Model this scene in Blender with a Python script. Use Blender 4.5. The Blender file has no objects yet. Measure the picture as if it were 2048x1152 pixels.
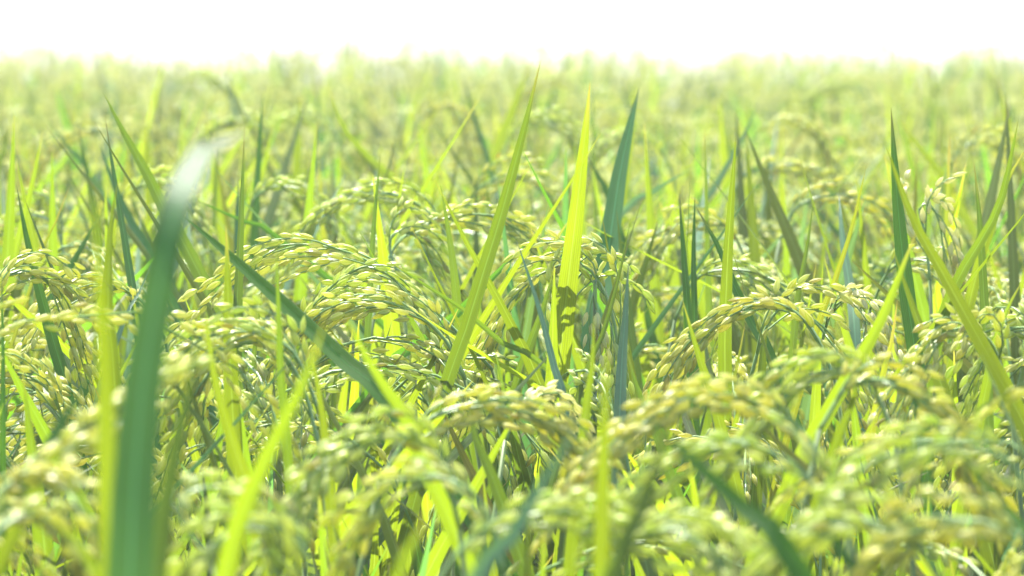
import bpy, math, random
import numpy as np
from mathutils import Vector, Matrix

random.seed(7)
rng = np.random.default_rng(7)
S = bpy.context.scene
C = S.collection
R = math.radians

# ------------------------------------------------------------------ camera
D, CAN, HC = 2.2, 0.88, 0.116            # focus distance, ear level, camera height above the ears
FPX = 200.0 / 36.0 * 2048.0             # focal length in pixels of a 2048 wide picture
PITCH = math.atan((576 - 0) / FPX)
cam = bpy.data.objects.new('camera', bpy.data.cameras.new('camera'))
C.objects.link(cam)
cam.data.lens, cam.data.sensor_width = 200, 36
cam.location = (0, 0, CAN + HC)
cam.rotation_euler = (R(90) - PITCH, 0, 0)
cam.data.clip_start, cam.data.clip_end = 0.05, 2000
cam.data.dof.use_dof = True
cam.data.dof.focus_distance = D * 1.0
cam.data.dof.aperture_fstop = 29
S.camera = cam

# ------------------------------------------------------------------ light
SUN_EL, SUN_AZ = R(62), R(-16)          # azimuth from +Y (behind the crop), negative = to the left
sun_dir = Vector((math.sin(SUN_AZ) * math.cos(SUN_EL), math.cos(SUN_AZ) * math.cos(SUN_EL), math.sin(SUN_EL)))
w = bpy.data.worlds.new('World'); S.world = w; w.use_nodes = True
nt = w.node_tree; nt.nodes.clear()
sky = nt.nodes.new('ShaderNodeTexSky'); sky.sky_type = 'NISHITA'; sky.sun_disc = False
sky.sun_elevation = SUN_EL; sky.sun_rotation = SUN_AZ
sky.air_density, sky.dust_density, sky.ozone_density = 1.0, 2.0, 1.0
bg = nt.nodes.new('ShaderNodeBackground'); bg.inputs[1].default_value = 0.13
wo = nt.nodes.new('ShaderNodeOutputWorld')
nt.links.new(sky.outputs[0], bg.inputs[0]); nt.links.new(bg.outputs[0], wo.inputs[0])
sl = bpy.data.lights.new('sun', 'SUN'); sl.energy = 5.0; sl.angle = R(0.5); sl.color = (1.0, 0.96, 0.86)
so = bpy.data.objects.new('sun', sl); C.objects.link(so)
so.rotation_euler = sun_dir.to_track_quat('Z', 'Y').to_euler(); so.location = (0, 5, 20)

S.view_settings.view_transform = 'Standard'; S.view_settings.look = 'None'
S.view_settings.gamma = 1; S.view_settings.use_curve_mapping = False
S.view_settings.exposure = 1.71
cy = S.cycles
cy.use_denoising = True
cy.max_bounces, cy.diffuse_bounces, cy.glossy_bounces = 9, 6, 2
cy.transmission_bounces, cy.transparent_max_bounces, cy.volume_bounces = 5, 4, 1
cy.sample_clamp_indirect = 8
HAZE = 0.0085

# ------------------------------------------------------------------ materials
def nodes(name):
    m = bpy.data.materials.new(name); m.use_nodes = True
    t = m.node_tree; t.nodes.clear()
    o = t.nodes.new('ShaderNodeOutputMaterial')
    def N(kind, **kw):
        n = t.nodes.new(kind)
        for k, v in kw.items():
            if k.startswith('i_'): n.inputs[int(k[2:])].default_value = v
            else: setattr(n, k, v)
        return n
    def L(a, b): t.links.new(a, b)
    return m, t, o, N, L

def math_n(N, L, op, a, b=None, clamp=False):
    n = N('ShaderNodeMath', operation=op, use_clamp=clamp)
    for i, v in enumerate((a, b)):
        if v is None: continue
        if isinstance(v, (int, float)): n.inputs[i].default_value = v
        else: L(v, n.inputs[i])
    return n.outputs[0]

def mix_c(N, L, f, a, b, blend='MIX'):
    n = N('ShaderNodeMix', data_type='RGBA', blend_type=blend)
    for i, v in ((0, f), (6, a), (7, b)):
        if isinstance(v, (int, float)): n.inputs[i].default_value = v
        elif isinstance(v, tuple): n.inputs[i].default_value = (*v, 1)
        else: L(v, n.inputs[i])
    return n.outputs[2]

def leaf_material(name, diff, trans, tw, rough=0.42, spec=0.5, tip=0.35, veins=18):
    m, t, o, N, L = nodes(name)
    uv = N('ShaderNodeUVMap'); uv.uv_map = 'UVMap'
    sp = N('ShaderNodeSeparateXYZ'); L(uv.outputs[0], sp.inputs[0])
    u, v = sp.outputs[0], sp.outputs[1]
    oi = N('ShaderNodeObjectInfo')
    rnd = oi.outputs['Random']
    # parallel veins across the blade, midrib in the middle
    ph = math_n(N, L, 'MULTIPLY', u, veins * math.pi)
    st = math_n(N, L, 'SINE', ph)
    st01 = math_n(N, L, 'MULTIPLY_ADD', st, 0.5); t.nodes[-1].inputs[2].default_value = 0.5
    mid = math_n(N, L, 'ABSOLUTE', math_n(N, L, 'SUBTRACT', u, 0.5))
    rib = math_n(N, L, 'SUBTRACT', 1.0, math_n(N, L, 'MULTIPLY', mid, 22.0), True)
    # blotches stretched along the blade
    cv = N('ShaderNodeCombineXYZ'); L(math_n(N, L, 'MULTIPLY', u, 5.0), cv.inputs[0])
    L(math_n(N, L, 'MULTIPLY', v, 14.0), cv.inputs[1]); L(math_n(N, L, 'MULTIPLY', rnd, 50.0), cv.inputs[2])
    nz = N('ShaderNodeTexNoise'); nz.inputs['Scale'].default_value = 1.0; nz.inputs['Detail'].default_value = 3
    L(cv.outputs[0], nz.inputs[0])
    var = math_n(N, L, 'MULTIPLY_ADD', nz.outputs[0], 0.5); t.nodes[-1].inputs[2].default_value = 0.75
    var = math_n(N, L, 'MULTIPLY', var, math_n(N, L, 'SUBTRACT', 1.09, math_n(N, L, 'MULTIPLY', st01, 0.22)))
    var = math_n(N, L, 'MULTIPLY', var, math_n(N, L, 'MULTIPLY_ADD', rnd, 0.35)); t.nodes[-1].inputs[2].default_value = 0.82
    def tinted(col, warm):
        c = mix_c(N, L, math_n(N, L, 'FRACT', math_n(N, L, 'MULTIPLY', rnd, 7.3)), col, warm)
        c = mix_c(N, L, 1.0, c, N('ShaderNodeCombineColor').outputs[0], 'MULTIPLY')
        mul = t.nodes[-1]
        cc = N('ShaderNodeCombineColor')
        for i in range(3): L(var, cc.inputs[i])
        L(cc.outputs[0], mul.inputs[7])
        return c
    dc = tinted(diff, (diff[0] * 1.5, diff[1] * 1.08, diff[2] * 0.8))
    tc = tinted(trans, (trans[0] * 1.1, trans[1] * 1.0, trans[2] * 0.7))
    dc = mix_c(N, L, math_n(N, L, 'MULTIPLY', rib, 0.8), dc, tuple(min(1, x * 2.0 + 0.03) for x in diff))
    tc = mix_c(N, L, math_n(N, L, 'MULTIPLY', rib, 0.6), tc, (trans[0] * 1.15, trans[1] * 1.1, trans[2] * 2 + 0.05))
    # withered ochre tip and edge
    tp = math_n(N, L, 'MULTIPLY', math_n(N, L, 'SUBTRACT', math_n(N, L, 'ADD', v, math_n(N, L, 'MULTIPLY', nz.outputs[0], 0.10)),
                math_n(N, L, 'SUBTRACT', 1.04, math_n(N, L, 'MULTIPLY', math_n(N, L, 'FRACT', math_n(N, L, 'MULTIPLY', rnd, 13.7)), 0.08 * tip * 2))), 14.0, True)
    dc = mix_c(N, L, tp, dc, (0.30, 0.23, 0.06)); tc = mix_c(N, L, tp, tc, (0.42, 0.34, 0.06))
    p = N('ShaderNodeBsdfPrincipled'); L(dc, p.inputs['Base Color'])
    p.inputs['Roughness'].default_value = rough; p.inputs['Specular IOR Level'].default_value = spec
    b = N('ShaderNodeBump'); b.inputs['Strength'].default_value = 0.35; b.inputs['Distance'].default_value = 0.0004
    L(st01, b.inputs['Height']); L(b.outputs[0], p.inputs['Normal'])
    tr = N('ShaderNodeBsdfTranslucent'); L(tc, tr.inputs[0])
    mx = N('ShaderNodeMixShader'); mx.inputs[0].default_value = tw
    L(p.outputs[0], mx.inputs[1]); L(tr.outputs[0], mx.inputs[2]); L(mx.outputs[0], o.inputs[0])
    return m

def grain_material(name, base, green, pale, tw=0.22):
    m, t, o, N, L = nodes(name)
    uv = N('ShaderNodeUVMap'); uv.uv_map = 'UVMap'
    sp = N('ShaderNodeSeparateXYZ'); L(uv.outputs[0], sp.inputs[0])
    oi = N('ShaderNodeObjectInfo'); ge = N('ShaderNodeNewGeometry')
    r = math_n(N, L, 'FRACT', math_n(N, L, 'ADD', oi.outputs['Random'], math_n(N, L, 'MULTIPLY', ge.outputs['Random Per Island'], 3.1)))
    r2 = math_n(N, L, 'FRACT', math_n(N, L, 'MULTIPLY', r, 17.3))
    c = mix_c(N, L, math_n(N, L, 'MULTIPLY', r, 0.8), base, green)
    c = mix_c(N, L, math_n(N, L, 'MULTIPLY', r2, 0.6), c, pale)
    st = math_n(N, L, 'SINE', math_n(N, L, 'MULTIPLY', sp.outputs[0], 10 * math.pi))
    s01 = math_n(N, L, 'MULTIPLY_ADD', st, 0.5); t.nodes[-1].inputs[2].default_value = 0.5
    c = mix_c(N, L, math_n(N, L, 'MULTIPLY', s01, 0.55), c, pale)
    r3 = math_n(N, L, 'FRACT', math_n(N, L, 'MULTIPLY', r, 41.7))
    c = mix_c(N, L, math_n(N, L, 'MULTIPLY', math_n(N, L, 'GREATER_THAN', r3, 0.96), 0.45), c, (0.36, 0.27, 0.05))
    end = math_n(N, L, 'SUBTRACT', 1.0, math_n(N, L, 'MULTIPLY', sp.outputs[1], 5.0), True)
    c = mix_c(N, L, math_n(N, L, 'MULTIPLY', end, 0.6), c, green)
    p = N('ShaderNodeBsdfPrincipled'); L(c, p.inputs['Base Color'])
    p.inputs['Roughness'].default_value = 0.34; p.inputs['Specular IOR Level'].default_value = 0.55
    p.inputs['Sheen Weight'].default_value = 0.25; p.inputs['Sheen Roughness'].default_value = 0.4
    b = N('ShaderNodeBump'); b.inputs['Strength'].default_value = 0.8; b.inputs['Distance'].default_value = 0.0004
    L(s01, b.inputs['Height']); L(b.outputs[0], p.inputs['Normal'])
    tr = N('ShaderNodeBsdfTranslucent'); L(c, tr.inputs[0])
    mx = N('ShaderNodeMixShader'); mx.inputs[0].default_value = tw
    L(p.outputs[0], mx.inputs[1]); L(tr.outputs[0], mx.inputs[2]); L(mx.outputs[0], o.inputs[0])
    return m

def stalk_material(name, c1, c2):
    m, t, o, N, L = nodes(name)
    tc = N('ShaderNodeTexCoord'); nz = N('ShaderNodeTexNoise'); nz.inputs['Scale'].default_value = 60
    L(tc.outputs['Object'], nz.inputs[0])
    c = mix_c(N, L, nz.outputs[0], c1, c2)
    p = N('ShaderNodeBsdfPrincipled'); L(c, p.inputs['Base Color']); p.inputs['Roughness'].default_value = 0.38
    L(p.outputs[0], o.inputs[0])
    return m

M = {
    'lime':  leaf_material('lime_leaf', (0.085, 0.15, 0.012), (0.30, 0.435, 0.009), 0.62, 0.5, 0.35),
    'green': leaf_material('green_leaf', (0.060, 0.135, 0.018), (0.25, 0.42, 0.012), 0.50, 0.42, 0.45),
    'blue':  leaf_material('blue_green_leaf', (0.040, 0.22, 0.070), (0.19, 0.48, 0.09), 0.50, 0.44, 0.4, 0.2),
    'dark':  leaf_material('dark_green_leaf', (0.034, 0.17, 0.020), (0.19, 0.47, 0.02), 0.50, 0.42, 0.35),
    'pale':  leaf_material('pale_glaucous_leaf', (0.11, 0.28, 0.12), (0.24, 0.46, 0.10), 0.30, 0.30, 0.8, 0.2),
    'yellow': leaf_material('yellowing_leaf', (0.22, 0.20, 0.02), (0.38, 0.48, 0.02), 0.55, 0.5, 0.35, 0.6),
    'grain': grain_material('ripening_grain', (0.64, 0.64, 0.038), (0.42, 0.57, 0.022), (0.86, 0.84, 0.34), 0.54),
    'greenish': grain_material('green_grain', (0.56, 0.63, 0.035), (0.38, 0.56, 0.022), (0.82, 0.85, 0.34), 0.55),
    'gold': grain_material('golden_grain', (0.66, 0.63, 0.034), (0.46, 0.57, 0.022), (0.86, 0.82, 0.32), 0.53),
    'white': grain_material('bleached_grain', (0.80, 0.77, 0.32), (0.66, 0.68, 0.20), (0.86, 0.84, 0.52), 0.58),
    'stalk': stalk_material('ear_stalk', (0.13, 0.25, 0.05), (0.22, 0.34, 0.10)),
    'stem':  stalk_material('stem_green', (0.07, 0.13, 0.025), (0.14, 0.21, 0.04)),
}

# ------------------------------------------------------------------ mesh helpers
def new_mesh(name, V, F, UV, mats, fm=None, smooth=True):
    me = bpy.data.meshes.new(name)
    V = np.asarray(V, dtype=np.float32)
    me.from_pydata(V.tolist(), [], F)
    if UV is not None:
        ul = me.uv_layers.new(name='UVMap')
        UV = np.asarray(UV, dtype=np.float32)
        idx = np.empty(len(me.loops), dtype=np.int32); me.loops.foreach_get('vertex_index', idx)
        ul.data.foreach_set('uv', UV[idx].ravel())
    for m in mats: me.materials.append(m)
    if fm is not None: me.polygons.foreach_set('material_index', np.asarray(fm, dtype=np.int32))
    if smooth: me.polygons.foreach_set('use_smooth', np.ones(len(me.polygons), dtype=bool))
    me.update()
    return me

class Geo:
    """collects pieces for one mesh"""
    def __init__(s): s.V, s.F, s.UV, s.fm, s.n = [], [], [], [], 0
    def add(s, V, F, UV, mi=0):
        s.V.append(V); s.UV.append(UV); s.F += [tuple(i + s.n for i in f) for f in F]
        s.fm += [mi] * len(F); s.n += len(V)
    def mesh(s, name, mats):
        return new_mesh(name, np.vstack(s.V), s.F, np.vstack(s.UV), mats, s.fm)

def spline(P, n):
    """Catmull-Rom through P, resampled to n points evenly by length"""
    P = np.asarray(P, float)
    if len(P) < 3: P = np.vstack([P[0], (P[0] + P[-1]) / 2, P[-1]])
    Q = np.vstack([2 * P[0] - P[1], P, 2 * P[-1] - P[-2]])
    out = []
    for i in range(1, len(Q) - 2):
        t = np.linspace(0, 1, 12, endpoint=False)[:, None]
        a, b, c, d = Q[i - 1], Q[i], Q[i + 1], Q[i + 2]
        out.append(0.5 * (2 * b + (c - a) * t + (2 * a - 5 * b + 4 * c - d) * t ** 2 + (3 * b - a - 3 * c + d) * t ** 3))
    out = np.vstack(out + [P[-1:]])
    s = np.r_[0, np.cumsum(np.linalg.norm(np.diff(out, axis=0), axis=1))]
    u = np.linspace(0, s[-1], n)
    return np.stack([np.interp(u, s, out[:, i]) for i in range(3)], 1)

def unit(a):
    a = np.asarray(a, float); return a / (np.linalg.norm(a, axis=-1, keepdims=True) + 1e-12)

def blade(P, width, side, n=18, fold=0.16, twist=0.0, wmax=0.35, wave=0.0, ph=0.0, pe=1.9):
    """a leaf blade along P (base -> tip); side = rough direction of its width"""
    c = spline(P, n)
    T = unit(np.gradient(c, axis=0))
    t = np.linspace(0, 1, n)
    prof = np.where(t < wmax, 0.62 + 0.38 * np.sin(t / wmax * math.pi / 2), np.maximum(0.012, (1 - ((t - wmax) / (1 - wmax)) ** pe)) ** 0.95)
    if pe == 5.0: prof = np.interp(t, [0, 0.6, 0.8, 0.95, 0.985, 1], [0.8, 1.0, 0.74, 0.56, 0.44, 0.08])
    hw = width * 0.5 * prof * (1 + 0.03 * np.sin(t * 19 + ph))
    side = np.asarray(side, float)
    B = unit(side[None] - (T @ side)[:, None] * T)
    Nn = np.cross(T, B)
    a = twist * t + wave * np.sin(t * 7 + ph)
    Bv = B * np.cos(a)[:, None] + Nn * np.sin(a)[:, None]
    Nv = np.cross(T, Bv)
    us = np.array([-1, -0.55, 0, 0.55, 1.0])
    V, UV = [], []
    for j, uu in enumerate(us):
        off = (abs(uu) - 0.5 * uu * uu) * fold * 2
        V.append(c + Bv * (hw * uu)[:, None] + Nv * (hw * off)[:, None])
        UV.append(np.stack([np.full(n, 0.5 + 0.5 * uu), t], 1))
    V = np.stack(V, 1).reshape(-1, 3); UV = np.stack(UV, 1).reshape(-1, 2)
    F = [(i * 5 + j, i * 5 + j + 1, (i + 1) * 5 + j + 1, (i + 1) * 5 + j) for i in range(n - 1) for j in range(4)]
    return V, F, UV

def tube(P, r0, r1, k=5, n=None):
    P = np.asarray(P, float)
    if n: P = spline(P, n)
    n = len(P)
    T = unit(np.gradient(P, axis=0))
    ref = np.array([0.31, 0.87, 0.2]); B = unit(np.cross(T, ref)); Nn = np.cross(T, B)
    rr = np.linspace(r0, r1, n)
    a = np.arange(k) / k * 2 * math.pi
    V = P[:, None] + rr[:, None, None] * (np.cos(a)[None, :, None] * B[:, None] + np.sin(a)[None, :, None] * Nn[:, None])
    V = V.reshape(-1, 3)
    UV = np.stack([np.tile(a / 6.283, n), np.repeat(np.linspace(0, 1, n), k)], 1)
    F = [(i * k + j, i * k + (j + 1) % k, (i + 1) * k + (j + 1) % k, (i + 1) * k + j) for i in range(n - 1) for j in range(k)]
    F += [tuple(range(k - 1, -1, -1)), tuple((n - 1) * k + j for j in range(k))]
    return V, F, UV

GL = 0.0068
def grain_shape(k, rings, fat=1.0, bend=0.0):
    """a husked grain, base at 0, pointing along +Z, with keeled sides and a pointed beak"""
    z = np.linspace(0.04, 0.96, rings)
    prof = np.sin(np.pi * z ** 0.86) ** 0.72
    a = np.arange(k) / k * 2 * math.pi
    V = [[0, 0, 0]]; UV = [[0.5, 0]]
    for zi, p in zip(z, prof):
        for ai in a:
            x = 0.00132 * fat * p * math.cos(ai) * (1 + 0.10 * abs(math.cos(2 * ai)))
            y = 0.00098 * fat * p * math.sin(ai)
            V.append([x + bend * (zi - 0.5) ** 2 * 0.002, y, zi * GL]); UV.append([ai / 6.283, zi])
    V.append([bend * 0.0006, 0, GL * 1.06]); UV.append([0.5, 1])
    F = [(0, 1 + (j + 1) % k, 1 + j) for j in range(k)]
    for i in range(rings - 1):
        for j in range(k):
            q = 1 + i * k
            F.append((q + j, q + (j + 1) % k, q + k + (j + 1) % k, q + k + j))
    q = 1 + (rings - 1) * k
    F += [(q + j, q + (j + 1) % k, len(V) - 1) for j in range(k)]
    return np.array(V), F, np.array(UV)

G_HI = [grain_shape(8, 6, f, b) for f, b in ((1.0, 0.4), (1.1, -0.5), (0.9, 0.0))]
G_LO = grain_shape(5, 4)
GRAIN = {k: [new_mesh('grain', v, f, u, [M[k]]) for v, f, u in G_HI] for k in ('grain', 'greenish', 'gold', 'white')}

def grow_panicle(rachis, r, nb=8, div=0.42, droop=0.10, ng=(6, 10), spread_down=0.0, step=0.0041):
    """branches and grains of a drooping ear on the polyline rachis (neck -> tip).
    returns stalk tubes and grain frames (pos, direction, side)"""
    c = spline(rachis, 40)
    T = unit(np.gradient(c, axis=0))
    L = np.linalg.norm(np.diff(c, axis=0), axis=1).sum()
    tubes = [(c, 0.00075, 0.00035)]
    grains = []
    starts = [0.14 + 0.80 * (i + 0.35 * r.random()) / nb for i in range(nb)] + [0.86]
    az = r.random() * 6.28
    for bi, s in enumerate(starts):
        last = bi == len(starts) - 1
        i = min(39, int(s * 39)); p = c[i].copy(); d = T[i].copy()
        az += 2.4
        u1 = unit(np.cross(d, [0.2, 0.3, 1.0])); u2 = np.cross(d, u1)
        if not last: d = unit(d + (u1 * math.cos(az) + u2 * math.sin(az)) * div * (0.5 + 0.8 * r.random()))
        n = int(r.integers(ng[0], ng[1] + 1)) + (1 if last else 0)
        pts = [p.copy()]
        free = 0 if last else int(r.integers(1, 3))
        for q in range(n + free):
            # follow the rachis, then hang
            j = min(39, i + int((q + 1) * step / max(L, 0.01) * 39))
            d = unit(d + 0.22 * T[j] + np.array([0, 0, -droop * (0.6 + 0.8 * r.random())]) + r.normal(0, 0.035, 3))
            p = p + d * step
            pts.append(p.copy())
            if q < free: continue
            v1 = unit(np.cross(d, [0.13, 0.9, 0.41])); v2 = np.cross(d, v1)
            a = q * math.pi + r.normal(0, 0.5) + az
            o = v1 * math.cos(a) + v2 * math.sin(a)
            gd = unit(d + o * (0.11 + 0.17 * r.random()))
            grains.append((p - d * 0.0030 + o * 0.0009, gd, unit(np.cross(gd, unit(r.normal(0, 1, 3)))), 0.80 + 0.24 * r.random()))
            if r.random() < 0.25 and q < n - 1:    # a second grain on a short side stalk
                a2 = a + 2.0
                o2 = v1 * math.cos(a2) + v2 * math.sin(a2)
                gd = unit(d + o2 * 0.55)
                grains.append((p + o2 * 0.0018, gd, unit(np.cross(gd, unit(r.normal(0, 1, 3)))), 0.76 + 0.2 * r.random()))
        tubes.append((np.array(pts), 0.00040, 0.00022))
    return tubes, grains

def frame(g, origin=np.zeros(3)):
    p, d, s, k = g
    y = np.cross(d, s)
    m = Matrix([[*(s[i] * k for i in (0,)), y[0] * k, d[0] * k, p[0] - origin[0]],
                [s[1] * k, y[1] * k, d[1] * k, p[1] - origin[1]],
                [s[2] * k, y[2] * k, d[2] * k, p[2] - origin[2]], [0, 0, 0, 1]])
    return m

def stalk_geo(geo, tubes, k=4, mi=0, thin=1):
    for P, r0, r1 in tubes:
        geo.add(*tube(P[::thin] if len(P) > 12 else P, r0, r1, k), mi)

def grains_geo(geo, grains, shape, mi=0):
    V, F, UV = shape
    for g in grains:
        p, d, s, k = g
        A = np.stack([s, np.cross(d, s), d], 0) * k
        geo.add(V @ A + p, F, UV, mi)

# ------------------------------------------------------------------ scene tree helpers
def thing(name, label, cat, loc, group=None):
    o = bpy.data.objects.new(name, None); C.objects.link(o)
    o.empty_display_size = 0.02
    o.location = loc; o['label'] = label; o['category'] = cat
    if group: o['group'] = group
    return o

def part(name, me, parent, kind=None, mat=None):
    o = bpy.data.objects.new(name, me); C.objects.link(o); o.parent = parent
    if kind: o['kind'] = kind
    if mat is not None: o.matrix_local = mat
    return o

# ------------------------------------------------------------------ the setting: ground and haze
def ground():
    m, t, o, N, L = nodes('wet_soil')
    tc = N('ShaderNodeTexCoord')
    n1 = N('ShaderNodeTexNoise'); n1.inputs['Scale'].default_value = 9; n1.inputs['Detail'].default_value = 8
    L(tc.outputs['Object'], n1.inputs[0])
    c = mix_c(N, L, n1.outputs[0], (0.045, 0.036, 0.022), (0.13, 0.105, 0.065))
    p = N('ShaderNodeBsdfPrincipled'); L(c, p.inputs['Base Color'])
    p.inputs['Roughness'].default_value = 0.7
    b = N('ShaderNodeBump'); b.inputs['Distance'].default_value = 0.02; L(n1.outputs[0], b.inputs['Height']); L(b.outputs[0], p.inputs['Normal'])
    L(p.outputs[0], o.inputs[0])
    xs = np.linspace(-290, 290, 30)
    V = [(x, y, 0) for y in xs for x in xs]
    F = [(j * 30 + i, j * 30 + i + 1, (j + 1) * 30 + i + 1, (j + 1) * 30 + i) for j in range(29) for i in range(29)]
    g = bpy.data.objects.new('ground', new_mesh('ground', V, F, None, [m])); C.objects.link(g)
    g['kind'] = 'structure'; g['label'] = 'wet brown soil of the paddy under the rice'

def haze():
    m, t, o, N, L = nodes('haze_air')
    v = N('ShaderNodeVolumePrincipled')
    v.inputs['Color'].default_value = (0.99, 0.985, 0.945, 1); v.inputs['Density'].default_value = HAZE
    v.inputs['Anisotropy'].default_value = 0.45
    L(v.outputs[0], o.inputs[1])
    a, z0, z1 = 300, -1.0, 1.25
    V = [(x, y, z) for z in (z0, z1) for y in (-a, a) for x in (-a, a)]
    F = [(0, 2, 3, 1), (4, 5, 7, 6), (0, 1, 5, 4), (2, 6, 7, 3), (0, 4, 6, 2), (1, 3, 7, 5)]
    h = bpy.data.objects.new('haze', new_mesh('haze', V, F, None, [m], smooth=False)); C.objects.link(h)
    h['kind'] = 'stuff'; h['label'] = 'white summer haze over the rice field'

ground(); haze()

# ------------------------------------------------------------------ rice plants grown by rule
KINDS = ('lime', 'lime', 'green', 'green', 'blue', 'dark', 'yellow', 'pale')
EVEN = (.27, .24, .16, .11, .08, .09, .01, .04)
LIMEY = (.34, .34, .1, .06, .04, .05, .05, .02)
def grow_plant(seed, tall, nl=4, up=0.0, mixp=None):
    """one tiller, base at the origin; tall = how far leaf tips may rise above the ears"""
    r = np.random.default_rng(seed)
    th = r.random() * 6.28
    out = np.array([math.cos(th), math.sin(th), 0])
    lean = out * (0.03 + 0.04 * r.random())
    neck = lean + np.array([0, 0, 0.775 + 0.03 * r.random()])
    apexz = up + 0.846 + 0.034 * r.random() ** 0.8
    reach = 0.055 + 0.04 * r.random()
    top = neck + out * reach * 0.35 + np.array([0, 0, (apexz - neck[2]) * 0.80])
    apex = neck + out * reach * 0.85 + np.array([0, 0, apexz - neck[2]])
    tip1 = neck + out * reach * 1.35 + np.array([0, 0, apexz - neck[2] - 0.022])
    tip2 = neck + out * reach * 1.62 + np.array([0, 0, apexz - neck[2] - 0.075])
    side = np.cross(out, [0, 0, 1]) * r.normal(0, 0.012)
    rach = [neck, top, apex + side, tip1 + side * 2, tip2 + side * 3]
    stem = [np.zeros(3), lean * 0.4 + [0, 0, 0.4], neck]
    leaves = []
    for i in range(nl):
        a = th + math.pi * i + r.normal(0, 0.6)
        o = np.array([math.cos(a), math.sin(a), 0])
        zb = 0.71 - 0.04 * i - 0.04 * r.random()
        b = lean * (zb / 0.8) + [0, 0, zb]
        ln = 0.25 + 0.12 * r.random()
        ztip = min(zb + ln, 0.875 + tall * (0.1 + 0.9 * r.random())) - 0.010 * i
        hor = math.sqrt(max(0.0004, ln ** 2 - (ztip - zb) ** 2)) * (0.25 + 0.7 * r.random())
        hor = min(hor, 0.16)
        mid = b + o * hor * 0.38 + [0, 0, (ztip - zb) * 0.55]
        tip = b + o * hor + [0, 0, ztip - zb]
        if r.random() < 0.22:
            tip = tip + o * 0.03 + [0, 0, -0.035]
        sd = np.cross(o, [0, 0, 1.0])
        kind = r.choice(KINDS, p=mixp or EVEN)
        leaves.append(([b, mid, tip], 0.0062 + 0.005 * r.random(), sd, r.normal(0, 0.5), str(kind), r.random() * 6))
    tubes, grains = grow_panicle(rach, r, nb=9, ng=(6, 11))
    return stem, leaves, tubes, grains

RIPE = ('grain', 'greenish', 'grain', 'greenish', 'gold')
def plant_meshes(seed, tall, up=0.0, ear=True):
    stem, leaves, tubes, grains = grow_plant(seed, tall, (7 if tall > 0.06 else 4) + (0 if ear else 1), up, None if ear else LIMEY)
    d = {}
    g = Geo(); g.add(*tube(stem, 0.0022, 0.0011, 6, 8)); d['stem'] = g.mesh('stem', [M['stem']])
    d['leaf'] = []
    for P, wd, sd, tw, kind, ph in leaves:
        g = Geo(); g.add(*blade(P, wd, sd, 14, 0.2, tw, ph=ph, wave=0.12)); d['leaf'].append(g.mesh('leaf', [M[kind]]))
    if not ear: return d
    g = Geo(); stalk_geo(g, tubes, 4, 0, 3); d['panicle'] = g.mesh('panicle', [M['stalk']])
    g = Geo(); grains_geo(g, grains, grain_shape(6, 4)); d['grains'] = g.mesh('grains', [M[RIPE[seed % 5]]])
    return d

ROWS = 'rice plants filling the field between the singled out ones'
def plant_object(d, label, group):
    t = thing('rice_plant', label, 'rice plant', (0, 0, 0), group)
    part('stem', d['stem'], t)
    for me in d['leaf']: part('leaf', me, t)
    if 'panicle' not in d: return t
    p = part('panicle', d['panicle'], t)
    part('grains', d['grains'], p, 'stuff')
    return t

def copy_tree(o, parent=None):
    c = o.copy(); C.objects.link(c)
    if parent is not None: c.parent = parent
    for ch in o.children: copy_tree(ch, c)
    return c

def in_view(x, y, m=0.0): return abs(x) < 0.09 * y + 0.05 + m

# ------------------------------------------------------------------ hero plants, at their own distances
cm = Matrix.Translation(cam.location) @ cam.rotation_euler.to_matrix().to_4x4()
def W(px, py, d):
    return np.array(cm @ Vector(((px - 1024) / FPX * d, -(py - 576) / FPX * d, -d)))

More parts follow.
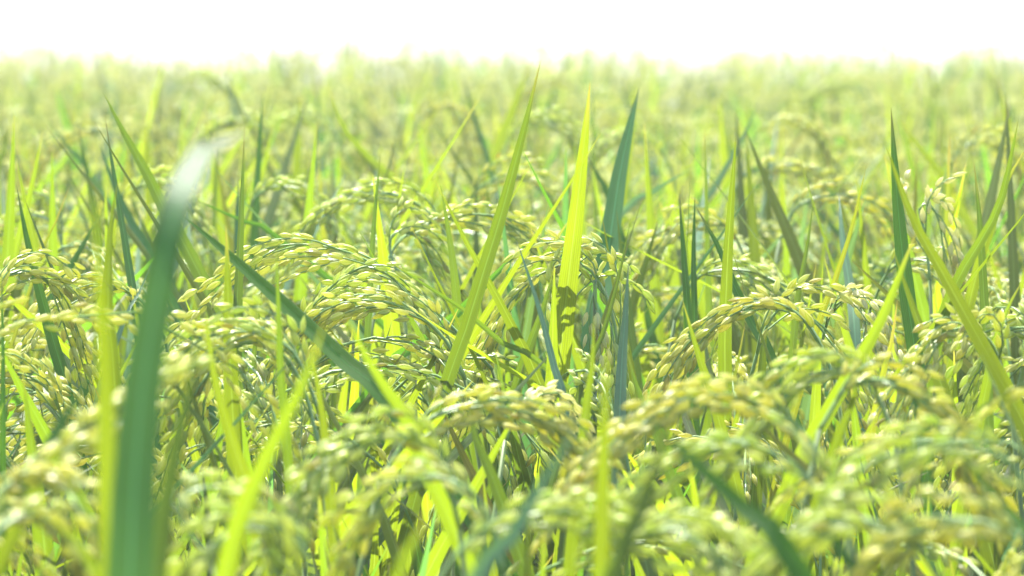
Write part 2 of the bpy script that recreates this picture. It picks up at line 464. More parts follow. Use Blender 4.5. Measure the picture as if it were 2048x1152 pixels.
VIEW = np.array([0, 1.0, 0])
def hero_blade(pts, wpx, k, kind, label, lean=0.0, yaw=0.0, fold=0.30, twist=0.0, extra=1, special=None):
    """pts tip -> base in picture pixels, k = distance / focus distance, lean in degrees (tip away from the camera +)"""
    d0 = k * D
    scale = d0 / FPX
    P = pts[::-1]
    ys = np.array([p[1] for p in P], float)
    base_y = ys[0]
    Q = []
    for (x, y) in P:
        up = max(-200, (base_y - y)) * scale
        if special == 'big':     # stands leaning slightly away, then folds over backwards above the bend
            rise = max(0, 1150 - y) * scale
            dz = min(rise, 720 * scale) * math.tan(R(19)) + max(0, rise - 720 * scale) * math.tan(R(58))
            Q.append(W(x, y, d0 + dz))
        else: Q.append(W(x, y, d0 + up * math.tan(R(lean))))
    Q = np.array(Q)
    dirn = unit(Q[0] - Q[1])
    ext = Q[0] + unit(dirn * 1.0 + np.array([0, 0, -0.4])) * 0.10
    ext2 = ext + unit(dirn * 0.25 + np.array([0, 0, -1.0])) * 0.10
    full = np.vstack([ext2, ext, Q])
    T = unit(Q[-1] - Q[0])
    sd = unit(np.cross(T, VIEW))
    nrm = np.cross(sd, T)
    sd = sd * math.cos(R(yaw)) + nrm * math.sin(R(yaw))
    if not special: wpx *= 0.9
    width = wpx * scale / max(0.35, math.cos(R(yaw)))
    root = np.array([ext2[0], ext2[1], 0.0])
    t = thing('rice_plant', label, 'rice plant', root)
    lens = np.linalg.norm(np.diff(full, axis=0), axis=1); wm = (lens[0] + lens[1] + 0.25 * lens[2:].sum()) / lens.sum()
    g = Geo(); g.add(*blade(full - root, width, sd, 30, fold, R(twist), wmax=min(0.7, wm), pe=5.0 if special else 1.9, ph=random.random() * 6, wave=0.05))
    part('leaf', g.mesh('leaf', [M[kind]]), t)
    top = ext2 - root
    g = Geo(); g.add(*tube([[0, 0, 0], top * [0.5, 0.5, 0.6], top], 0.0024, 0.0015, 6, 6)); part('stem', g.mesh('stem', [M['stem']]), t)
    for e in range(extra):      # a lower leaf, below the ears
        a = random.uniform(0, 6.28); o = np.array([math.cos(a), math.sin(a), 0])
        b = top * 0.85; lt = min(0.84, b[2] + 0.22)
        g = Geo(); g.add(*blade([b, b + o * 0.03 + [0, 0, (lt - b[2]) * 0.6], b + o * random.uniform(0.04, 0.1) + [0, 0, lt - b[2]]], 0.010, np.cross(o, [0, 0, 1]), 12, 0.2, random.uniform(-.5, .5)))
        part('leaf', g.mesh('leaf', [M[random.choice(('lime', 'green'))]]), t)
    return t

def hero_ear(pts, k, label, nb=8, ng=(7, 12), droop=0.11, div=0.44, gk='grain', single=True, tilt=0.0, seed=0):
    """pts neck -> tip in picture pixels"""
    if k < 0.7: k = 0.7 + (k - 0.7) * 0.55
    d0 = k * D
    n = len(pts)
    Q = np.array([W(x, y, d0 + tilt * (i / (n - 1) - 0.5)) for i, (x, y) in enumerate(pts)])
    r = np.random.default_rng(1000 + seed)
    dirn = unit(Q[0] - Q[1])
    e1 = Q[0] + unit(dirn * 0.5 + np.array([0, 0, -0.9])) * 0.08
    root = np.array([e1[0], e1[1] + 0.02, 0.0])
    t = thing('rice_plant', label, 'rice plant', root)
    g = Geo(); g.add(*tube(np.array([root, e1 * [1, 1, 0.5] + root * [0, 0, 0.5], e1, Q[0]]) - root, 0.0022, 0.0008, 6, 12)); part('stem', g.mesh('stem', [M['stem']]), t)
    for e in range(4 if k > 0.85 else 2):
        a = r.random() * 6.28; o = np.array([math.cos(a), math.sin(a), 0])
        b = (e1 - root) * (0.85 - 0.15 * (e % 2)); lt = min(0.80, b[2] + 0.2) if e < 2 else min(0.86 + 0.07 * r.random(), b[2] + 0.3)
        g = Geo(); g.add(*blade([b, b + o * 0.03 + [0, 0, (lt - b[2]) * 0.6], b + o * (0.05 + 0.06 * r.random()) + [0, 0, lt - b[2]]], 0.010, np.cross(o, [0, 0, 1]), 12, 0.2, r.normal(0, .5)))
        part('leaf', g.mesh('leaf', [M[('lime', 'green', 'lime', str(r.choice(('green', 'dark', 'blue'))))[e]]]), t)
    if k < 0.7: nb, ng = nb - 2, (5, 9)
    if gk == 'grain': gk = RIPE[int(r.integers(0, 5))]
    droop *= 0.7 + 0.7 * r.random(); div *= 0.75 + 0.5 * r.random()
    tubes, grains = grow_panicle(Q - root, r, nb, div, droop, ng)
    g = Geo(); stalk_geo(g, tubes, 5, 0, 2)
    p = part('panicle', g.mesh('panicle', [M['stalk']]), t)
    if single:
        for i, gr in enumerate(grains):
            part('grain', GRAIN[gk][i % 3], p, None, frame(gr))
    else:
        g = Geo(); grains_geo(g, grains, G_HI[0]); part('grains', g.mesh('grains', [M[gk]]), p, 'stuff')
    return t

# leaf blades: [points tip -> base in the 2048 x 1152 picture], widest px, distance / focus distance, leaf kind, label, options
BLADES = [
 ([(1180,165),(1171,260),(1152,430),(1132,600),(1118,740),(1104,840)], 46, 1.00, 'lime', 'rice plant with the tall bright lime blade standing upright in the middle of the field', dict(lean=-12)),
 ([(1278,175),(1243,330),(1224,450),(1208,560),(1182,700)], 48, 1.13, 'blue', 'rice plant with wide blue-green blade just behind the tall lime blade', dict(lean=32, yaw=15)),
 ([(362,428),(480,530),(600,640),(690,725),(800,835)], 40, 0.89, 'dark', 'rice plant with long dark blade slanting down to the right under the sharp ears', dict(lean=35, yaw=-20, fold=.3)),
 ([(33,370),(55,480),(85,600),(115,710),(140,810)], 30, 0.97, 'dark', 'rice plant with slender dark blade leaning left by the ear at the left edge', dict(lean=25, yaw=20, fold=.3)),
 ([(187,355),(195,500),(206,650),(214,900),(222,1152)], 44, 0.57, 'lime', 'rice plant with long upright lime blade left of the big blue-green blade', dict(lean=-15)),
 ([(236,365),(222,450),(217,620),(228,740)], 34, 0.85, 'lime', 'rice plant with olive-flecked lime blade crossing behind the long upright lime blade', dict(lean=0, yaw=20)),
 ([(490,265),(440,276),(398,312),(366,372),(346,430),(326,520),(310,620),(286,760),(270,950),(260,1160)], 96, 0.53, 'blue', 'rice plant with the biggest blade, blue-green, its top bent over and shining white', dict(special='big', fold=.1)),
 ([(402,660),(382,760),(352,900),(327,1050),(312,1160)], 52, 0.56, 'green', 'rice plant with blurred green blade right beside the big blue-green blade', dict(lean=12, yaw=10)),
 ([(650,640),(618,740),(560,860),(500,985),(465,1090)], 46, 0.60, 'lime', 'rice plant with blurred lime blade slanting left in front of the yellow ears', dict(lean=-15)),
 ([(452,450),(458,640),(464,800),(472,960)], 38, 0.90, 'lime', 'rice plant with lime blade striped by ear shadows right of the big blade', dict(lean=-10)),
 ([(552,490),(558,640),(562,760),(575,900)], 22, 0.84, 'green', 'rice plant with narrow upright green blade in front of the double ear', dict(lean=-5)),
 ([(525,190),(516,340),(508,500)], 18, 1.30, 'dark', 'rice plant with straight dark green blade behind the left end of the double ear', dict(lean=28)),
 ([(600,185),(596,260),(594,345)], 22, 1.60, 'lime', 'rice plant with pale upright lime blade in the haze above the double ear', dict(lean=-12)),
 ([(207,185),(245,260),(290,340),(330,420),(390,530),(425,620)], 32, 1.12, 'green', 'rice plant with long green blade slanting behind the big blade, tip in the haze', dict(lean=8, fold=.3)),
 ([(95,240),(140,300),(185,355)], 16, 1.60, 'blue', 'rice plant with thin blue blade slanting in the haze at upper left', dict(lean=30)),
 ([(155,245),(175,350),(192,445)], 15, 1.40, 'dark', 'rice plant with thin dark upright blade above the long lime blade', dict(lean=20)),
 ([(86,262),(62,380),(32,500),(18,570)], 20, 1.20, 'lime', 'rice plant with bright lime blade leaning right at the left edge', dict(lean=-10)),
 ([(140,370),(107,455),(72,540)], 9, 1.10, 'yellow', 'rice plant with thin straw-coloured blade above the ear at the left edge', dict(lean=0)),
 ([(200,290),(228,370),(270,460),(310,530)], 24, 1.25, 'blue', 'rice plant with soft blue-green blade passing behind the big blade', dict(lean=30)),
 ([(1082,120),(1045,270),(1002,430),(962,560),(922,690),(884,800)], 32, 0.95, 'green', 'rice plant with long green-lime blade leaning right between the two sharp ears', dict(lean=-8, fold=.25)),
 ([(762,300),(752,400),(743,530)], 15, 1.08, 'green', 'rice plant with slim upright green blade before the left of the arching ears', dict(lean=10, fold=.3)),
 ([(880,365),(898,470),(914,605)], 24, 1.05, 'green', 'rice plant with short green blade curving between the arching ears', dict(lean=5, fold=.3)),
 ([(655,165),(690,260),(770,345),(840,385),(900,435)], 20, 1.55, 'lime', 'rice plant with lime blade sloping across above the arching ears', dict(lean=-5)),
 ([(1078,462),(985,555),(900,640),(830,690),(765,750)], 24, 1.03, 'dark', 'rice plant with dark blade rising to the right behind the sharp ears', dict(lean=22, fold=.35)),
 ([(755,508),(850,570),(930,622),(1010,690),(1105,748)], 14, 0.98, 'green', 'rice plant with narrow green blade running level behind the leaning green-lime blade', dict(lean=-5, fold=.3)),
 ([(1033,480),(1060,560),(1085,640),(1110,740),(1128,800)], 18, 0.94, 'pale', 'rice plant with narrow blue-grey blade in front of the middle ear', dict(lean=30)),
 ([(1108,530),(1092,600),(1060,690),(1030,790)], 30, 0.99, 'green', 'rice plant with olive-green blade inside the curve of the middle ear', dict(lean=5)),
 ([(1262,435),(1236,560),(1205,670),(1158,790)], 14, 0.95, 'green', 'rice plant with thin tan-tipped blade beside the bleached ear', dict(lean=15)),
 ([(1257,525),(1250,640),(1244,720),(1238,870)], 30, 0.93, 'pale', 'rice plant with upright pale grey-green blade right of the bleached ear', dict(lean=25, fold=.35)),
 ([(1358,385),(1368,520),(1376,640)], 20, 1.05, 'dark', 'rice plant with dark upright blade, left one of a pair right of the middle', dict(lean=24)),
 ([(1390,385),(1387,520),(1389,640)], 17, 1.06, 'dark', 'rice plant with dark upright blade, right one of a pair right of the middle', dict(lean=24)),
 ([(1472,270),(1464,380),(1455,520),(1450,660),(1450,770)], 30, 1.00, 'lime', 'rice plant with tall lime blade ending in a yellow tip over the right sharp ear', dict(lean=-12)),
 ([(1390,410),(1440,500),(1472,580),(1512,660),(1555,750)], 26, 1.02, 'dark', 'rice plant with dark blade slanting behind the tall yellow-tipped lime blade', dict(lean=30)),
 ([(1515,212),(1472,300),(1422,385),(1370,460)], 18, 1.45, 'pale', 'rice plant with hazy grey-green blade slanting right above the dark pair', dict(lean=25)),
 ([(1627,400),(1615,490),(1600,570),(1590,650)], 17, 1.05, 'green', 'rice plant with slim green blade, tan at the tip, right of the right sharp ear', dict(lean=12, fold=.3)),
 ([(1678,385),(1685,480),(1702,590),(1712,700)], 26, 1.10, 'pale', 'rice plant with blade shining almost white behind the thin yellow blade', dict(lean=40)),
 ([(1733,330),(1705,450),(1670,560),(1625,690)], 16, 0.98, 'yellow', 'rice plant with thin yellow-green blade crossing the shining pale blade', dict(lean=-5)),
 ([(1782,215),(1793,380),(1806,520),(1822,650),(1834,740)], 36, 1.00, 'dark', 'rice plant with broad dark upright blade in the right part of the field', dict(lean=22, fold=.3)),
 ([(1770,285),(1822,430),(1882,540),(1942,650),(2012,780),(2070,900)], 36, 0.88, 'lime', 'rice plant with long lime blade slanting down to the right edge', dict(lean=0)),
 ([(1832,465),(1762,640),(1692,760),(1640,850),(1605,910)], 38, 0.84, 'lime', 'rice plant with lime blade slanting left past the broad dark blade', dict(lean=-10)),
 ([(1900,262),(1895,400),(1892,510)], 15, 1.20, 'yellow', 'rice plant with thin upright yellow-tipped blade right of the broad dark blade', dict(lean=-5)),
 ([(1948,325),(1960,450),(1966,560),(1972,710)], 24, 1.00, 'green', 'rice plant with upright green blade near the right edge', dict(lean=8, fold=.35)),
 ([(2038,235),(2002,400),(1962,480),(1905,580),(1868,710)], 28, 1.00, 'green', 'rice plant with bright-edged green blade leaning right near the right edge', dict(lean=-5, fold=.35)),
 ([(2050,300),(2010,370),(1985,450),(1950,560)], 26, 1.08, 'lime', 'rice plant with lime blade leaning out at the right edge', dict(lean=-8)),
 ([(1276,826),(1340,882),(1430,962),(1510,1040),(1590,1130)], 58, 0.56, 'dark', 'rice plant with blurred dark blade slanting through the front ears', dict(lean=38, yaw=-10)),
 ([(1348,800),(1312,930),(1282,1030),(1225,1160)], 46, 0.56, 'green', 'rice plant with blurred green blade leaning right before the front ears', dict(lean=20, yaw=10)),
 ([(1168,830),(1110,925),(1060,1005),(1020,1080),(950,1160)], 44, 0.57, 'pale', 'rice plant with blurred grey-green blade catching white light at the bottom middle', dict(lean=30, fold=.4)),
 ([(1213,690),(1210,820),(1206,950),(1204,1060)], 42, 0.62, 'lime', 'rice plant with blurred lime blade under the bleached ear', dict(lean=-15)),
 ([(1158,960),(1152,1060),(1140,1170)], 46, 0.55, 'lime', 'rice plant with short blurred lime blade at the bottom middle', dict(lean=-15)),
 ([(690,625),(730,710),(780,790),(825,870)], 38, 0.74, 'lime', 'rice plant with blurred lime blade slanting right below the double ear', dict(lean=-12)),
 ([(1188,630),(1184,740),(1168,860)], 28, 0.82, 'lime', 'rice plant with yellowish lime blade right of the tall bright lime blade', dict(lean=-10)),
 ([(1728,700),(1700,820),(1652,950)], 34, 0.78, 'lime', 'rice plant with blurred lime blade leaning right over the front right ears', dict(lean=-10)),
 ([(930,780),(958,900),(1002,1000)], 36, 0.84, 'green', 'rice plant with green blade leaning left behind the low front ear', dict(lean=10)),
 ([(1050,720),(1022,850),(1004,960)], 38, 0.98, 'dark', 'rice plant with shaded blade under the low front ear', dict(lean=20)),
 ([(60,990),(130,1070),(195,1150)], 36, 0.58, 'lime', 'rice plant with blurred lime blade slanting at the bottom left corner', dict(lean=-5)),
 ([(868,990),(840,1060),(795,1160)], 52, 0.54, 'lime', 'rice plant with wide blurred lime blade left of the bottom middle', dict(lean=-10)),
 ([(160,840),(110,920),(60,1000)], 40, 0.64, 'lime', 'rice plant with blurred lime blade behind the ear rising at the lower left', dict(lean=-10)),
 ([(1440,195),(1446,290),(1452,350)], 24, 1.70, 'lime', 'rice plant with hazy lime blade upright above the yellow-tipped blade', dict(lean=-12)),
 ([(1062,120),(1022,230),(988,320)], 24, 1.80, 'lime', 'rice plant with hazy lime blade leaning right in the upper middle', dict(lean=-12)),
 ([(1995,160),(2028,290),(2055,370)], 22, 1.65, 'lime', 'rice plant with hazy lime blade leaning left at the upper right edge', dict(lean=-12)),
 ([(1795,235),(1858,320),(1895,370)], 20, 1.50, 'lime', 'rice plant with hazy lime blade slanting behind the broad dark blade', dict(lean=-5)),
 ([(1620,180),(1634,280),(1652,340)], 14, 1.90, 'dark', 'rice plant with thin dark blade standing in the haze at upper right', dict(lean=20)),
 ([(926,150),(950,240),(978,330)], 14, 1.70, 'blue', 'rice plant with thin blue-green blade in the haze of the upper middle', dict(lean=25)),
 ([(1165,300),(1195,350),(1225,420)], 20, 1.30, 'dark', 'rice plant with dark blade slanting into the wide blue-green blade', dict(lean=28)),
 ([(1385,335),(1310,380),(1245,425)], 18, 1.35, 'pale', 'rice plant with level grey-green blade right of the wide blue-green blade', dict(lean=20)),
 ([(3,540),(6,720),(6,900)], 14, 0.90, 'dark', 'rice plant with thin dark blade upright along the left edge', dict(lean=20)),
 ([(478,350),(474,450),(476,570)], 20, 1.22, 'blue', 'rice plant with short blue-green blade behind the left tip of the double ear', dict(lean=28)),
 ([(306,520),(272,600),(238,670)], 14, 1.00, 'pale', 'rice plant with pale straw-grey blade left of the big blade', dict(lean=35)),
 ([(340,585),(390,660),(430,740)], 18, 1.04, 'blue', 'rice plant with blue-green blade just right of the big blade', dict(lean=30)),
 ([(388,398),(480,440),(560,480)], 16, 1.18, 'dark', 'rice plant with dark blade sloping right from the bend of the big blade', dict(lean=22)),
 ([(1272,180),(1262,280),(1250,360)], 22, 1.50, 'lime', 'rice plant with hazy lime blade right of the wide blue-green blade', dict(lean=-12)),
 ([(410,620),(430,760),(470,900),(500,1000)], 34, 0.80, 'lime', 'rice plant with lime blade leaning left below the blurred left ear', dict(lean=-10)),
 ([(620,690),(640,800),(655,930)], 28, 0.82, 'lime', 'rice plant with short lime blade among the ears left of the middle', dict(lean=-10)),
 ([(1365,600),(1400,720),(1430,810)], 28, 0.93, 'lime', 'rice plant with lime blade leaning left of the right sharp ear', dict(lean=-5)),
 ([(1255,700),(1275,780),(1310,860)], 26, 0.90, 'green', 'rice plant with green blade leaning left of the right front ears', dict(lean=8)),
 ([(1795,600),(1780,700),(1755,800)], 22, 0.95, 'yellow', 'rice plant with yellowish blade beneath the broad dark blade', dict(lean=-8)),
 ([(2046,560),(2005,640),(1975,760)], 26, 0.92, 'lime', 'rice plant with lime blade rising to the right edge', dict(lean=-8)),
 ([(20,250),(5,310),(-15,380)], 18, 1.50, 'green', 'rice plant with hazy green blade leaning at the upper left edge', dict(lean=0)),
 ([(240,330),(232,420),(222,520)], 20, 1.30, 'lime', 'rice plant with upright lime blade behind the crossing left blades', dict(lean=-10)),
 ([(410,240),(425,330),(440,420)], 24, 1.45, 'lime', 'rice plant with soft lime blade under the bent tip of the big blade', dict(lean=-10)),
 ([(545,250),(530,330),(500,420)], 20, 1.45, 'lime', 'rice plant with soft lime blade right of the bent tip', dict(lean=-10)),
 ([(1318,400),(1335,450),(1345,530)], 30, 1.35, 'lime', 'rice plant with bright soft lime blade behind the dark pair', dict(lean=-12)),
]
# ears: [points neck -> tip in the picture], distance / focus distance, label, options
EARS = [
 ([(985,740),(900,650),(820,580),(750,530),(670,497),(570,490),(478,516)], 1.00, 'rice plant with the upper of the two sharp ears left of the middle', dict(nb=9, tilt=.01)),
 ([(560,800),(600,650),(680,560),(750,535),(820,590),(870,650),(905,715)], 0.99, 'rice plant with the sharp ear hanging to the right left of the middle', dict(nb=9, tilt=-.01)),
 ([(930,760),(890,680),(820,620),(730,600),(650,620),(595,665)], 0.97, 'rice plant with the lower of the two sharp ears left of the middle', dict(nb=10, tilt=.0)),
 ([(1245,770),(1222,620),(1175,535),(1120,530),(1050,570),(1000,640),(955,735)], 1.00, 'rice plant with the sharp arching ear drooping left behind the tall lime blade', dict(nb=10, tilt=.01)),
 ([(1120,760),(1130,620),(1165,545),(1200,575),(1222,650),(1218,730)], 1.00, 'rice plant with the bleached white-topped ear hanging beside the tall lime blade', dict(nb=6, tilt=.0)),
 ([(1190,560),(1190,590),(1192,612),(1200,640)], 0.985, 'rice plant with a small clump of bleached grains at the top of its ear', dict(nb=3, ng=(2,4), gk='white', tilt=0.)),
 ([(1670,760),(1625,660),(1570,613),(1500,612),(1430,640),(1360,705)], 0.95, 'rice plant with the sharp ear spreading left beneath the yellow-tipped blade', dict(nb=9, tilt=.01)),
 ([(1500,760),(1530,660),(1570,612),(1620,635),(1665,690),(1700,760)], 0.97, 'rice plant with the sharp ear drooping right beside the thin yellow blade', dict(nb=7, tilt=.0)),
 ([(-60,760),(-30,610),(25,545),(80,552),(120,605),(147,670)], 0.97, 'rice plant with the sharp ear drooping right at the left edge', dict(nb=9)),
 ([(930,590),(880,450),(800,392),(710,388),(645,420),(605,475)], 1.18, 'rice plant with the long arching ear above the double sharp ear', dict(nb=9)),
 ([(905,520),(940,400),(1010,350),(1080,375),(1130,450),(1150,520)], 1.35, 'rice plant with soft arching ear left of the tall lime blade', dict(nb=9, single=False)),
 ([(760,560),(800,480),(880,440),(970,430),(1050,470),(1110,545)], 1.14, 'rice plant with arching ear crossed by the leaning green-lime blade', dict(nb=9)),
 ([(210,480),(245,395),(300,365),(350,375),(400,445)], 1.28, 'rice plant with small arching ear behind the bend of the big blade', dict(nb=7)),
 ([(480,470),(515,390),(575,373),(630,395),(665,445)], 1.30, 'rice plant with low arching ear behind the slim blades left of the middle', dict(nb=7)),
 ([(1350,640),(1390,560),(1450,540),(1530,552),(1600,610)], 1.12, 'rice plant with soft ear behind the tall yellow-tipped blade', dict(nb=8)),
 ([(330,680),(280,598),(210,573),(150,585),(120,620)], 1.05, 'rice plant with small ear drooping left behind the long upright lime blade', dict(nb=7)),
 ([(640,830),(590,710),(520,665),(440,668),(375,700),(335,760)], 0.86, 'rice plant with blurred ear drooping left right beside the big blade', dict(nb=9)),
 ([(640,900),(600,760),(540,690),(470,690),(420,740),(390,800)], 0.88, 'rice plant with blurred ear hanging lower beside the big blade', dict(nb=9)),
 ([(150,930),(110,800),(50,750),(0,765),(-40,810)], 0.94, 'rice plant with ear drooping left beneath the left edge ear', dict(nb=8)),
 ([(760,960),(830,860),(910,815),(1000,803),(1090,830),(1150,905)], 0.80, 'rice plant with blurred low ear arching right below the middle ear', dict(nb=9)),
 ([(920,1060),(880,920),(810,875),(730,880),(650,930),(585,1015)], 0.72, 'rice plant with blurred ear drooping left below the slanting lime blade', dict(nb=9)),
 ([(1010,1150),(970,1020),(900,960),(820,960),(750,1000),(700,1080)], 0.66, 'rice plant with blurred front ear drooping left at the bottom middle', dict(nb=9)),
 ([(1680,980),(1600,860),(1500,805),(1400,800),(1300,835),(1225,900)], 0.74, 'rice plant with blurred front ear drooping left, upper of two beside the dark slanting blade', dict(nb=10)),
 ([(1690,1080),(1610,950),(1520,895),(1420,900),(1320,940),(1235,1010)], 0.67, 'rice plant with blurred front ear drooping left, lower of two beside the dark slanting blade', dict(nb=10)),
 ([(1790,880),(1740,760),(1690,735),(1610,765),(1530,830)], 0.78, 'rice plant with blurred ear drooping left under the broad dark blade', dict(nb=8)),
 ([(2120,1080),(2040,950),(1950,890),(1850,890),(1740,930),(1640,1020)], 0.60, 'rice plant with large blurred ear drooping left at the lower right', dict(nb=10)),
 ([(1640,860),(1700,770),(1780,765),(1860,810),(1920,880)], 0.76, 'rice plant with blurred ear drooping right under the slanting lime blade', dict(nb=8)),
 ([(2020,800),(1985,690),(1930,655),(1870,685),(1825,750)], 0.90, 'rice plant with ear drooping left near the right edge', dict(nb=8)),
 ([(2110,800),(2090,690),(2045,655),(1995,680),(1950,760)], 0.93, 'rice plant with ear cut by the right edge', dict(nb=8)),
 ([(-60,1070),(0,985),(80,925),(150,880),(215,830)], 0.61, 'rice plant with blurred ear rising to the right at the lower left', dict(nb=9, droop=.02)),
 ([(-80,1060),(-20,970),(60,950),(140,990),(210,1080)], 0.57, 'rice plant with blurred ear drooping right at the bottom left corner', dict(nb=9)),
 ([(-60,1160),(0,1060),(60,1030),(120,1060),(170,1150)], 0.54, 'rice plant with blurred ear at the very bottom left', dict(nb=9)),
 ([(420,1120),(362,1040),(375,990),(430,975),(500,1000),(540,1060)], 0.63, 'rice plant with blurred ear curling over right of the big blade base', dict(nb=8)),
 ([(860,1190),(930,1090),(1010,1045),(1120,1025),(1250,1035)], 0.61, 'rice plant with blurred ear lying level at the bottom middle', dict(nb=10)),
 ([(2140,1180),(2050,1080),(1940,1040),(1830,1060),(1740,1130)], 0.55, 'rice plant with blurred ear at the bottom right corner', dict(nb=10)),
 ([(1900,1190),(1820,1080),(1720,1040),(1620,1060),(1540,1130)], 0.56, 'rice plant with blurred ear drooping left at the bottom right', dict(nb=10)),
 ([(640,1190),(600,1090),(530,1050),(450,1070),(390,1140)], 0.58, 'rice plant with blurred ear drooping left at the bottom, right of the big blade', dict(nb=9)),
 ([(1180,1200),(1240,1100),(1330,1060),(1400,1080),(1460,1150)], 0.58, 'rice plant with blurred ear drooping right at the bottom middle', dict(nb=9)),
 ([(1860,560),(1850,470),(1838,418),(1860,410),(1880,450),(1890,540)], 1.10, 'rice plant with white-topped ear behind the slanting lime blade at right', dict(nb=6, gk='white')),
 ([(1640,700),(1660,630),(1690,600),(1720,620),(1740,670)], 1.03, 'rice plant with bleached ear at the foot of the shining pale blade', dict(nb=6, gk='white')),
 ([(1010,880),(1040,810),(1070,790),(1100,800),(1130,850)], 0.90, 'rice plant with bleached grains behind the low front ear', dict(nb=5, gk='white')),
 ([(800,560),(780,500),(790,465),(830,470),(860,520)], 1.12, 'rice plant with pale ear under the arching ears', dict(nb=6, gk='greenish')),
 ([(1490,320),(1520,260),(1570,240),(1620,255),(1650,310)], 1.75, 'rice plant with hazy arching ear in the upper right', dict(nb=8, single=False)),
 ([(810,320),(840,240),(880,212),(910,225),(930,270)], 1.85, 'rice plant with hazy pale ear bent over in the upper middle', dict(nb=8, single=False)),
 ([(1560,480),(1600,410),(1680,390),(1760,410),(1800,470)], 1.30, 'rice plant with soft ear left of the broad dark blade', dict(nb=8, single=False)),
 ([(1450,400),(1500,345),(1580,330),(1660,350),(1700,400)], 1.50, 'rice plant with soft ear over the right part of the field', dict(nb=8, single=False)),
 ([(270,330),(230,270),(170,262),(110,290),(70,340)], 1.65, 'rice plant with hazy ear drooping left at upper left', dict(nb=8, single=False)),
 ([(130,520),(110,450),(60,430),(10,450),(-20,500)], 1.25, 'rice plant with soft ear above the left edge ear', dict(nb=8, single=False)),
 ([(1000,330),(1030,260),(1080,240),(1130,255),(1160,300)], 1.60, 'rice plant with pale ear bent over just left of the tall lime blade tip', dict(nb=8, single=False)),
 ([(560,330),(530,260),(480,240),(430,255),(400,300)], 1.70, 'rice plant with pale ear behind the bent tip of the big blade', dict(nb=8, single=False)),
 ([(1340,330),(1300,280),(1250,270),(1200,290)], 1.55, 'rice plant with pale ear drooping left above the wide blue-green blade', dict(nb=8, single=False)),
 ([(700,330),(660,250),(610,225),(560,240),(530,280)], 1.75, 'rice plant with pale ear drooping left between the lime blades at upper left', dict(nb=8, single=False)),
 ([(1880,380),(1920,300),(1970,285),(2020,310),(2050,360)], 1.50, 'rice plant with pale ear drooping right at the upper right edge', dict(nb=8, single=False)),
 ([(1760,230),(1720,180),(1670,170),(1620,190)], 2.30, 'rice plant with faint ear drooping left in the upper right haze', dict(nb=8, single=False)),
 ([(1180,220),(1140,165),(1090,160),(1050,185)], 2.40, 'rice plant with faint ear in the haze beside the tall lime blade tip', dict(nb=8, single=False)),
 ([(330,210),(370,160),(420,155),(460,185)], 2.40, 'rice plant with faint ear drooping right in the upper left haze', dict(nb=8, single=False)),
 ([(1500,540),(1460,460),(1400,440),(1340,460),(1300,510)], 1.22, 'rice plant with soft ear drooping left behind the dark pair of blades', dict(nb=8)),
 ([(1740,620),(1780,540),(1840,520),(1900,550),(1930,610)], 1.12, 'rice plant with soft ear drooping right behind the broad dark blade', dict(nb=8)),
]


for i, (pts, wd, k, kind, label, *kw) in enumerate(BLADES):
    hero_blade(pts, wd, k, kind, label, **(kw[0] if kw else {}))
for i, (pts, k, label, *kw) in enumerate(EARS):
    a = dict(seed=i, tilt=random.uniform(-0.04, 0.04)); a.update(kw[0] if kw else {})
    hero_ear(pts, k, label, **a)

# ------------------------------------------------------------------ filling plants, each an object
LOW = [plant_meshes(100 + i, 0.005, 0, i < 5) for i in range(7)]
TALL = [plant_meshes(200 + i, 0.085, 0, i < 5) for i in range(7)]
BACK = [plant_meshes(500 + i, 0.078, 0.010, i < 5) for i in range(7)]
FILL_LABELS = [
    (0.00, 0.80, 'blurred rice plant close to the camera, drooping yellow ear under the front ears', 'blurred leafy rice plant without an ear, between the front ears'),
    (0.80, 1.25, 'rice plant half hidden among the sharp blades, its yellow ear hanging low', 'leafy rice plant without an ear, half hidden among the sharp ears'),
    (1.25, 1.50, 'softly blurred rice plant just behind the sharp ears, ear bent over', 'softly blurred leafy rice plant without an ear, just behind the sharp ears'),
    (1.50, 9.00, 'blurred rice plant in the pale far rows, ear bent over', 'blurred leafy rice plant without an ear in the pale far rows'),
]
protos = {}
spots = []
pr = np.random.default_rng(5)
tries = 0
while len(spots) < 205 and tries < 40000:
    tries += 1
    y = math.sqrt(pr.uniform(1.12 ** 2, 3.9 ** 2)); x = pr.uniform(-1, 1) * (0.09 * y + 0.05)
    if y < 0.62 * D or (y < 0.9 * D and pr.random() < 0.65): continue
    if all((x - a) ** 2 + (y - b) ** 2 > 0.036 ** 2 for a, b in spots): spots.append((x, y))
for x, y in spots:
    kk = (y) / D
    pool, tag = (LOW, 'low') if (kk < 0.98 or pr.random() < 0.25) else (TALL, 'tall')
    if kk > 1.2 and pr.random() < 0.8: pool, tag = BACK, 'back'
    lab = next(l for l in FILL_LABELS if l[0] <= kk < l[1])
    j = int(pr.integers(0, 7)); key = (tag, j)
    text = lab[2 if 'panicle' in pool[j] else 3] + (', left third', ', middle', ', right third')[int((x / (0.18 * y) + 0.5) * 3 > 1) + int((x / (0.18 * y) + 0.5) * 3 > 2)]
    if key not in protos:
        protos[key] = plant_object(pool[j], text, text); o = protos[key]
    else: o = copy_tree(protos[key])
    o['label'] = text; o['group'] = text.replace('rice plant', 'rice plants', 1)
    o.location = (x, y, pr.uniform(-0.03, 0.0) - (0.035 if kk < 0.9 else 0))
    o.rotation_euler.z = pr.uniform(0, 6.28)

